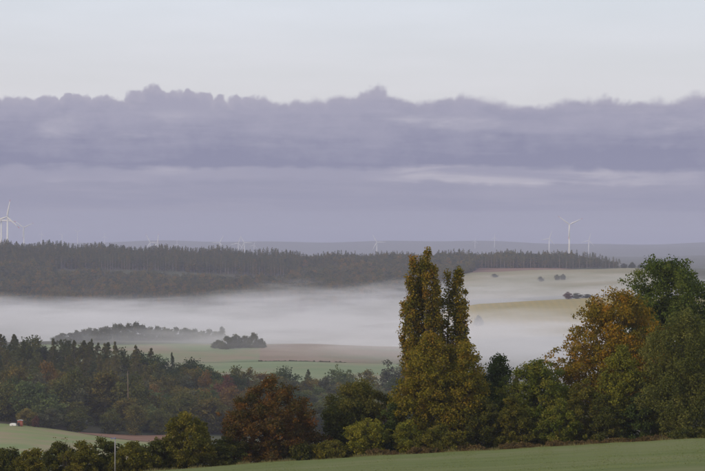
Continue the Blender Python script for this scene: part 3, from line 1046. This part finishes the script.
def say(kind, px, top):
    # name a tree of the wood by its look and the landmark it stands next to
    cand = sorted(MARKS, key=lambda q: math.hypot(px - q[0], (top + 6 - q[1]) * 1.3))
    for mx, my, nm in cand[:6]:
        dx, dy = px - mx, top + 6 - my
        far_ = math.hypot(dx, dy)
        if abs(dx) > 2.2 * abs(dy):
            rel = 'right of' if dx > 0 else 'left of'
        elif abs(dy) > 2.2 * abs(dx):
            rel = 'above' if dy < 0 else 'below'
        else:
            rel = ('above ' if dy < 0 else 'below ') + ('right of' if dx > 0 else 'left of')
        rel = ('just ' if far_ < 14 else 'further ' if far_ > 40 else '') + rel
        lb = '%s of the wood, %s %s' % (ADJ[kind], rel, nm)
        if lb not in used_labels:
            used_labels[lb] = 1
            return lb
    return lb


n_mid = 0
for (D, px, top, wpx, kind, lab) in mid:
    b = ground(px, D)
    h = z_at(top, D) - b.z
    bot = HORIZON - (b.z - EYE) / D * F
    if h < 1.5:
        continue
    vis = claim(px, top, bot, wpx * (.75 if 'conifer' in kind else 1), .85)
    if lab is None and (vis < 14 and px > -4):
        continue
    n_mid += 1
    nm = 'conifer_tree' if 'conifer' in kind else ('shrub' if lab and 'shrub' in lab else 'broadleaf_tree')
    cat = 'shrub' if nm == 'shrub' else 'tree'
    stand(nm, rnd.choice(PR[kind]), b, h, wpx / F * D, lab or say(kind, px, top), WG if nm != 'shrub' else 'shrubs along the wood edge', cat)

# the pale bare trunk in the wood
b = ground(128, 899)
hh = z_at(370, 899) - b.z
mb = MB()
mb.tube([(0, 0, -.3), (.1, 0, hh * .5), (-.1, 0, hh)], [.26, .22, .08], 8)
for i in range(5):
    zb = hh * (.5 + .1 * i)
    a = i * 2.4
    mb.tube([(0, 0, zb), (math.cos(a) * .7, math.sin(a) * .7, zb + .5)], [.05, .015], 5)
root = link('dead_tree', None, label='tall pale bare trunk standing in front of the olive trees', cat='tree')
root.location = b
link('trunk', mb.mesh('trunk', True), M['bark_pine'], root)

# ------------------------------------------------------------------ shrubs and trees of the valley floor
VG = 'trees in the mist behind the green field'
px = 58.0
while px < 222:
    D = 2085 + rnd.uniform(-22, 30)
    b = ground(px, D)
    top = np.interp(px, [55, 80, 110, 135, 150, 165, 190, 222], [334, 329, 324, 322, 327, 326, 328, 331]) + rnd.uniform(-1.2, 1.5)
    stand('broadleaf_tree', rnd.choice(PR['thicket']), b, max(4, z_at(top, D) - b.z), rnd.uniform(12, 19),
          'hazy grey tree of the row standing in the mist', VG)
    px += rnd.uniform(4.5, 8)
IG = 'shrubs of the thicket in the field'
for px, top, wpx, lab in [(219, 339.5, 12, 'leftmost low shrub of the dark thicket in the field'), (227, 336.0, 14, 'left rounded shrub of the dark thicket in the field'),
                          (236, 333.8, 14, 'tall middle shrub of the dark thicket in the field'), (245, 335.2, 13, 'right of middle shrub of the dark thicket in the field'),
                          (254, 332.2, 11, 'small tree at the right end of the dark thicket in the field'), (261, 338, 8, 'low shrub at the right tip of the dark thicket')]:
    D = 1790 + rnd.uniform(-8, 8)
    b = ground(px, D)
    stand('shrub', rnd.choice(PR['thicket']), b, z_at(top, D) - b.z, wpx * 1.25 / F * D, lab, IG, 'shrub')
HGp = [(x, 1645) for x in np.arange(259, 346, 2.2)]
for i, (px, D) in enumerate(HGp):
    b = ground(px, D)
    stand('hedge_shrub', rnd.choice(PR['thicket']), b, rnd.uniform(.5, 1.6), rnd.uniform(1.6, 3.4), 'low dark shrub of the hedge line between the pale fields', 'hedge line between the fields', 'shrub')
for px, D, top, wpx, kind, lab in [
    (478.6, 2290, 314.8, 9, 'dark', 'single dark bush at the misty foot of the tan hill'),
    (568, 2462, 291.4, 9, 'wood_red', 'reddish bush on the crest of the tan hill, left of three'),
    (577, 2464, 292.3, 11, 'wood_grey', 'grey bush on the crest of the tan hill, middle of three'),
    (587, 2466, 293.4, 11, 'wood_grey', 'low grey bush on the crest of the tan hill, right of three'),
    (557, 3040, 274.2, 6, 'dark', 'left one of two dark bushes in the far misty field'),
    (563, 3040, 273.6, 6, 'dark', 'right one of two dark bushes in the far misty field'),
    (541, 3020, 276, 7, 'wood_grey', 'faint bush in the far misty field left of the two dark bushes'),
    (495, 3100, 273.5, 8, 'wood_grey', 'faint bush in the far misty field below the ploughed strip'),
    (624, 3380, 263.0, 7, 'dark', 'small round tree right of the end of the far wood'),
    (632, 3390, 261.8, 7, 'dark', 'taller small tree in the gap beside the oak'),
    (641, 3400, 263.5, 7, 'dark', 'small tree nearest the oak in the far gap'),
    (303, 2860, 299, 13, 'wood_red', 'reddish tree rising from the mist below the far wood'),
    (318, 2870, 301, 13, 'wood_brown', 'brown tree rising from the mist right of the reddish one'),
    (222, 2100, 325.5, 9, 'wood_grey', 'single faint tree in the mist right of the hazy row'),
]:
    b = ground(px, D)
    stand('shrub' if 'bush' in lab else 'broadleaf_tree', PR['thicket' if kind == 'dark' else kind][0], b, max(2.5, z_at(top, D) - b.z), wpx / F * D, lab, 'bushes and trees of the misty fields', 'bush' if 'bush' in lab else 'tree')

# ------------------------------------------------------------------ far wood on the ridge
RB = [proto_broad(p, 300 + i, 15, 10.5, [ROUND, BROADTOP, BUSH][i % 3], 34, 520, 1.25, 1.6, .05, nlimb=0, r0=.25) for i, p in
      enumerate(['ridge_olive', 'ridge_olive', 'ridge_orange', 'wood_grey', 'ridge_olive', 'ridge_orange'])]
RC = [proto_conifer(p, 330 + i, 25, wd, bare, 460, 1.25, r0=.4, tiers=9) for i, (p, wd, bare) in
      enumerate([('conifer', 8, .15), ('ridge_olive', 9, .3), ('conifer_brown', 8.5, .4)])]
RP = [proto_conifer(p, 340 + i, 26, 8.0, .55, 360, 1.25, wood='bark_pale', r0=.48, tiers=7) for i, p in enumerate(['conifer', 'conifer_brown', 'ridge_olive'])]
lib = bpy.data.collections.new('far_tree_kinds')
order = RB + RC
for i, (cm, tm, h0, w0) in enumerate(order):
    # far trees are one mesh: trunk and crown joined
    Vc = np.empty(len(cm.vertices) * 3, np.float32)
    cm.vertices.foreach_get('co', Vc)
    qc = np.empty(len(cm.loops), np.int32)
    cm.loops.foreach_get('vertex_index', qc)
    tt = np.empty(len(cm.vertices), np.float32)
    cm.attributes['tint'].data.foreach_get('value', tt)
    mb = MB()
    mb.tube([(0, 0, -.5), (0, 0, h0 * .9)], [.34, .08], 5)
    nv = len(Vc) // 3
    Vall = np.concatenate([Vc.reshape(-1, 3), np.array(mb.v, np.float32)])
    me = mesh_np('far_tree', Vall, np.concatenate([qc.reshape(-1, 4), np.array(mb.q) + nv]), np.array(mb.t) + nv, tint=np.concatenate([tt, np.full(len(mb.v), .3)]))
    me.materials.append(cm.materials[0])
    me.materials.append(M['bark_pine'])
    mi = np.zeros(len(me.polygons), np.int32)
    nq = len(qc) // 4
    mi[nq:] = 1
    me.polygons.foreach_set('material_index', mi)
    o = bpy.data.objects.new('far_tree_%02d' % i, me)
    lib.objects.link(o)

pts, idx, scl = [], [], []
for D in np.arange(2925, 3640, 8.5):
    px = -130.0
    while px < 623:
        Dj = D + rnd.uniform(-4, 4)
        pj = px + rnd.uniform(-2, 2)
        px += rnd.uniform(4.0, 6.2)
        lo = np.interp(pj, [-130, 0, 150, 260, 300, 400, 440, 470, 480, 623], [2930, 2930, 2935, 2950, 2900, 2960, 3080, 3240, 3352, 3352])
        if Dj < lo:
            continue
        if 575 < pj and Dj > 3352 + (623 - pj) * 5:
            continue
        gap_lo, gap_hi = 3225, 3318
        if 55 < pj < 285 and gap_lo < Dj < gap_hi:
            continue
        conif = Dj > (3320 if pj < 300 else 3400) if pj < 470 else rnd.random() < .8
        if conif and rnd.random() < (.70 if pj < 300 else .35):
            i = 6 + rnd.randrange(3)
            s = rnd.uniform(.70, 1.02) * (.9 if pj > 300 else .98)
        else:
            i = rnd.choice([0, 1, 4, 3, 0, 1, 4, 2, 5] if Dj > 3080 else [0, 1, 2, 5, 4, 2, 3])
            s = rnd.uniform(.75, 1.15) * (1.15 if conif else .95)
            if pj > 575:
                s *= .8
        s *= 1 + .13 * math.sin(pj * .11 + Dj * .013) + .10 * math.sin(pj * .043 - Dj * .031 + 2)
        b = ground(pj, Dj)
        pts.append(tuple(b))
        idx.append(i)
        scl.append(s)
me = bpy.data.meshes.new('far_wood')
me.from_pydata(pts, [], [])
a = me.attributes.new('kind_id', 'INT', 'POINT'); a.data.foreach_set('value', np.array(idx, np.int32))
a = me.attributes.new('size', 'FLOAT', 'POINT'); a.data.foreach_set('value', np.array(scl, np.float32))
a = me.attributes.new('turn', 'FLOAT', 'POINT'); a.data.foreach_set('value', rng.uniform(0, 6.28, len(pts)).astype(np.float32))
fw = link('far_wood', me, None, label='hazy autumn wood covering the far ridge', cat='wood', kind='stuff')
gn = bpy.data.node_groups.new('scatter_trees', 'GeometryNodeTree')
gn.interface.new_socket('Geometry', in_out='INPUT', socket_type='NodeSocketGeometry')
gn.interface.new_socket('Geometry', in_out='OUTPUT', socket_type='NodeSocketGeometry')
gi = gn.nodes.new('NodeGroupInput'); go = gn.nodes.new('NodeGroupOutput')
ip = gn.nodes.new('GeometryNodeInstanceOnPoints')
ci = gn.nodes.new('GeometryNodeCollectionInfo')
ci.inputs['Collection'].default_value = lib
ci.inputs['Separate Children'].default_value = True
ci.inputs['Reset Children'].default_value = True
def named(nm, ty):
    x = gn.nodes.new('GeometryNodeInputNamedAttribute'); x.data_type = ty; x.inputs[0].default_value = nm
    return x.outputs[0]
cx_ = gn.nodes.new('ShaderNodeCombineXYZ')
gn.links.new(named('turn', 'FLOAT'), cx_.inputs[2])
gn.links.new(gi.outputs[0], ip.inputs['Points'])
gn.links.new(ci.outputs[0], ip.inputs['Instance'])
ip.inputs['Pick Instance'].default_value = True
gn.links.new(named('kind_id', 'INT'), ip.inputs['Instance Index'])
gn.links.new(cx_.outputs[0], ip.inputs['Rotation'])
gn.links.new(named('size', 'FLOAT'), ip.inputs['Scale'])
gn.links.new(ip.outputs[0], go.inputs[0])
md = fw.modifiers.new('scatter', 'NODES')
md.node_group = gn

px = 56.0
while px < 290:
    D = rnd.uniform(3316, 3336)
    b = ground(px, D)
    stand('pine_tree', rnd.choice(RP), b, rnd.uniform(22, 27), rnd.uniform(5, 7), 'tall pine with bare pale trunk in the row along the far ridge', 'pines along the front of the ridge wood')
    px += rnd.uniform(2.2, 4.2)
px = 482.0
while px < 620:
    D = rnd.uniform(3346, 3354)
    b = ground(px, D)
    hh = np.interp(px, [480, 560, 590, 620], [27, 27, 25, 16]) * rnd.uniform(.85, 1.05)
    stand('pine_tree', rnd.choice(RP[:2] + RC[:2]), b, hh, rnd.uniform(5.5, 8), 'dark conifer along the front edge of the far right strip of wood', 'front trees of the far right strip of wood')
    px += rnd.uniform(2.6, 4.2)

# ------------------------------------------------------------------ wind turbines
M['turbine'] = plain_mat('turbine_white', (.70, .69, .66), (.76, .75, .72), .05, .5)
M['turbine_tip'] = plain_mat('turbine_red', (.55, .08, .07), (.60, .10, .09), .5, .5)
M['nacelle'] = plain_mat('nacelle_grey', (.50, .50, .50), (.58, .58, .57), .3, .5)


def turbine(label, px, hub_y, blade_px, ang, yaw=0.0, L=50.0, group='wind turbines beyond the ridge', tip=True, D=None, thick=1.25):
    D = D or L * F / blade_px
    b = ground(px, D)
    hz = z_at(hub_y, D) - b.z
    root = link('wind_turbine', None, label=label, cat='wind turbine', group=group)
    root.location = b
    root.rotation_euler = (0, 0, yaw)
    s = L / 50
    mb = MB()
    mb.tube([(0, 0, -3), (0, 0, hz * .5), (0, 0, hz - 1.5 * s)], [3.0 * s * thick, 2.4 * s * thick, 1.7 * s * thick], 16)
    link('tower', mb.mesh('tower', True), M['turbine'], root)
    mb = MB()
    mb.tube([(0, -3 * s, hz), (0, -2 * s, hz), (0, 6 * s, hz + .2 * s), (0, 8 * s, hz + .2 * s)], [1.7 * s, 2.3 * s, 2.2 * s, 1.2 * s], 10)
    link('nacelle', mb.mesh('nacelle', True), M['nacelle'], root)
    mb = MB()
    mb.tube([(0, -6.2 * s, hz), (0, -5.2 * s, hz), (0, -3 * s, hz)], [.3 * s, 1.5 * s, 2.0 * s], 10)
    link('hub', mb.mesh('hub', True), M['turbine'], root)
    for kq in range(3):
        an = R_(ang + 120 * kq)
        e = Vector((math.cos(an), 0, math.sin(an)))
        pth = [e * (r * L) + Vector((0, -4.4 * s, hz)) for r in (.02, .08, .2, .45, .7, .88)]
        rb = [1.0, 1.1, 1.9, 1.4, 1.0, .75]
        mb = MB()
        mb.tube(pth, [r * s * thick * 1.15 for r in rb], 7)
        bl = link('blade', mb.mesh('blade', True), M['turbine'], root)
        mb = MB()
        mb.tube([e * (r * L) + Vector((0, -4.4 * s, hz)) for r in (.88, .95, 1.0)], [.75 * s * thick * .9, .6 * s * thick, .2 * s], 7)
        link('blade_tip', mb.mesh('blade_tip', True), M['turbine_tip'] if tip else M['turbine'], bl)
    return root


turbine('large wind turbine rising alone above the far right strip of wood', 569.4, 224.6, 14.6, 145, .15)
turbine('wind turbine with the highest rotor, second from the left edge', 7.6, 217.2, 17.3, 79, -.2)
turbine('wind turbine cut by the left edge of the picture', 1.4, 220.6, 15.5, 115, -.2)
turbine('smaller wind turbine right of the two big ones at the left edge', 24, 227.8, 10.9, 25, -.1)
turbine('left one of a pair of turbines behind the ridge, blade leaning left', 150.3, 242.5, 9.6, 118, .1)
turbine('right one of a pair of turbines behind the ridge, blade upright', 157.7, 243.8, 10.4, 86, .1)
turbine('wind turbine with level left blade, left of the crossed pair', 219.9, 242.5, 7.6, 63, .1, D=12500, tip=False)
turbine('left turbine of the crossed pair above the middle ridge', 238.3, 243.2, 7.7, 70, .1, D=12200, tip=False)
turbine('right turbine of the crossed pair above the middle ridge', 244.4, 242.6, 8.0, 120, -.1, D=12000, tip=False)
turbine('wind turbine left of the poplars with level right blade', 376.8, 242.2, 8.6, 120, .1, D=11000, tip=False)
turbine('small wind turbine left of the large one above the right wood', 549.2, 238.6, 6.4, 70, .1, D=11500, tip=False)
turbine('small wind turbine right of the large one above the right wood', 588.7, 240.6, 5.6, 75, .1, D=12000, tip=False)
for (px, hy, bp, an, lab) in [(41.5, 234, 4, 80, 'very faint tiny turbine above the left ridge, leftmost of three'), (62, 235, 4, 40, 'very faint tiny turbine above the left ridge, middle of three'),
                              (77.6, 232, 5, 30, 'very faint tiny turbine above the left ridge, rightmost of three'), (104.6, 236.5, 4.5, 88, 'faint turbine standing between the left group and the pair'),
                              (177, 244, 5, 88, 'faint turbine blade just right of the pair'), (254, 245, 5, 75, 'faint small turbine right of the crossed pair'),
                              (475, 241, 4, 80, 'tiny faint turbine right of the second poplar'), (494.6, 237.5, 5, 90, 'slender faint turbine left of the right strip of wood')]:
    turbine(lab, px, hy, bp, an, .1, L=bp * 14200 / F, D=14200, tip=False)

# ------------------------------------------------------------------ grass of the meadow
N = 110000
gpx = rng.uniform(-30, 735, N)
gD = 82 + (237 - 82) * rng.uniform(0, 1, N) ** .8
gx, gy = xy(gpx, gD)
gz = H(gpx, gD) + .05
patch = .5 + .5 * np.sin(gx * .35 + gy * .11) * np.sin(gy * .23 - gx * .07)
hgt = (.015 + .025 * rng.uniform(0, 1, N) ** 2) * (.7 + .6 * patch)
hgt = np.where(gD > 231, hgt * 1.5, hgt)
an = rng.uniform(0, 6.28, N)
wd = rng.uniform(.02, .05, N)
lean = rng.normal(0, .05, (N, 2))
b0 = np.stack([gx, gy, gz], 1)
dv = np.stack([np.cos(an) * wd, np.sin(an) * wd, np.zeros(N)], 1)
tp = b0 + np.stack([lean[:, 0], lean[:, 1], hgt], 1)
V = np.stack([b0 - dv, b0 + dv, tp], 1).reshape(-1, 3)
M['grass'] = leaf_mat('grass', [(.140, .165, .046), (.160, .182, .055), (.180, .198, .072)], .2)
link('grass', mesh_np('grass', V, None, np.arange(N * 3).reshape(-1, 3), tint=np.repeat(np.clip(.5 + rng.normal(0, .2, N), 0, 1), 3)), M['grass'],
     label='short frosty grass of the foreground meadow', cat='grass', kind='stuff')

N = 16000
gpx = rng.uniform(-40, 745, N)
gD = rng.uniform(232.5, 240.5, N)
gx, gy = xy(gpx, gD)
clump_ = .5 + .5 * np.sin(gx * .9) * np.sin(gx * .37 + 1) + .25 * np.sin(gx * 2.3)
hgt = (.12 + .5 * rng.uniform(0, 1, N) ** 2) * np.clip(clump_, .15, 1.2) * np.clip((gD - 231.5) / 4, .2, 1)
an = rng.uniform(0, 6.28, N)
b0 = np.stack([gx, gy, H(gpx, gD) + .02], 1)
dv = np.stack([np.cos(an), np.sin(an), np.zeros(N)], 1) * rng.uniform(.02, .06, N)[:, None]
tp = b0 + np.stack([rng.normal(0, .12, N), rng.normal(0, .12, N), hgt], 1)
M['weeds'] = leaf_mat('weeds', [(.085, .100, .030), (.150, .135, .050), (.240, .190, .095)], .2)
link('weeds', mesh_np('weeds', np.stack([b0 - dv, b0 + dv, tp], 1).reshape(-1, 3), None, np.arange(N * 3).reshape(-1, 3), tint=np.repeat(np.clip(.5 + rng.normal(0, .25, N), 0, 1), 3)), M['weeds'],
     label='rough strip of dry weeds between the meadow and the hedgerow', cat='weeds', kind='stuff')

# ------------------------------------------------------------------ haze and valley mist
def box_mesh(name, lo, hi):
    mb = MB()
    mb.box([(a + c) / 2 for a, c in zip(lo, hi)], [c - a for a, c in zip(lo, hi)])
    return mb.mesh(name)


hz, w = new_mat('haze')
pv = w.n('ShaderNodeVolumePrincipled')
pv.inputs['Color'].default_value = (.635, .65, .84, 1)
pv.inputs['Density'].default_value = 9.0e-5
pv.inputs['Anisotropy'].default_value = 0.0
o = w.n('ShaderNodeOutputMaterial')
w.put(o.inputs['Volume'], pv.outputs[0])
link('haze', box_mesh('haze', (-16500, -16500, EYE - 118.5), (16500, 16500, EYE + 142)), hz, label='thin bluish morning haze filling the whole air', kind='stuff')

ms, w = new_mat('mist')
tc = w.n('ShaderNodeTexCoord')
P0 = tc.outputs['Object']
sp = w.n('ShaderNodeSeparateXYZ')
w.put(sp.inputs[0], P0)
X, Y, Z = sp.outputs
zr = w.m('SUBTRACT', Z, EYE)
n1 = w.noise(w.vmul(P0, (1 / 330, 1 / 260, 0)), 1.0, 3, .55)
n2 = w.noise(w.vmul(P0, (1 / 120, 1 / 150, 1 / 14)), 1.0, 4, .6, .4)
raise_ = w.m('MULTIPLY', w.ss(X, -40, 240), w.ss(Y, 2540, 2780))
rise_mid = w.m('MULTIPLY', w.m('MULTIPLY', w.ss(X, -330, -90), w.ss(X, 160, 20)), w.ss(Y, 2500, 2850))
ztop = w.m('ADD', w.m('MULTIPLY_ADD', n1, 46.0, -101.0), w.m('MULTIPLY_ADD', raise_, 25.0, w.m('MULTIPLY_ADD', rise_mid, 13.0, w.m('MULTIPLY', w.m('SUBTRACT', n2, .5), 34.0))))
vert = w.ss(w.m('SUBTRACT', ztop, zr), -11.0, 20.0)
tt = w.m('ADD', w.m('ADD', Y, w.m('MULTIPLY', X, 1.0)), w.m('MULTIPLY', w.m('SUBTRACT', n1, .5), 360.0))
hor = w.ss(tt, 1570, 1950, .035, 1.0)
near_ = w.ss(Y, 1470, 1640)
far = w.ss(Y, 3310, 3060)
den = w.m('MULTIPLY', w.m('MULTIPLY', vert, w.m('MULTIPLY', hor, near_)), w.m('MULTIPLY', far, w.m('MULTIPLY', w.ss(n2, .28, .72, .15, 1.5), .0058)))
pv = w.n('ShaderNodeVolumePrincipled')
pv.inputs['Color'].default_value = (.985, .972, 1.0, 1)
w.put(pv.inputs['Density'], den)
o = w.n('ShaderNodeOutputMaterial')
w.put(o.inputs['Volume'], pv.outputs[0])
mist = link('mist', box_mesh('mist', (-2600, 1450, EYE - 117.5), (2600, 3320, EYE - 24)), ms, label='white bank of morning mist lying in the valley', cat='mist', kind='stuff')
print('mid wood trees', n_mid, 'far trees', len(pts))
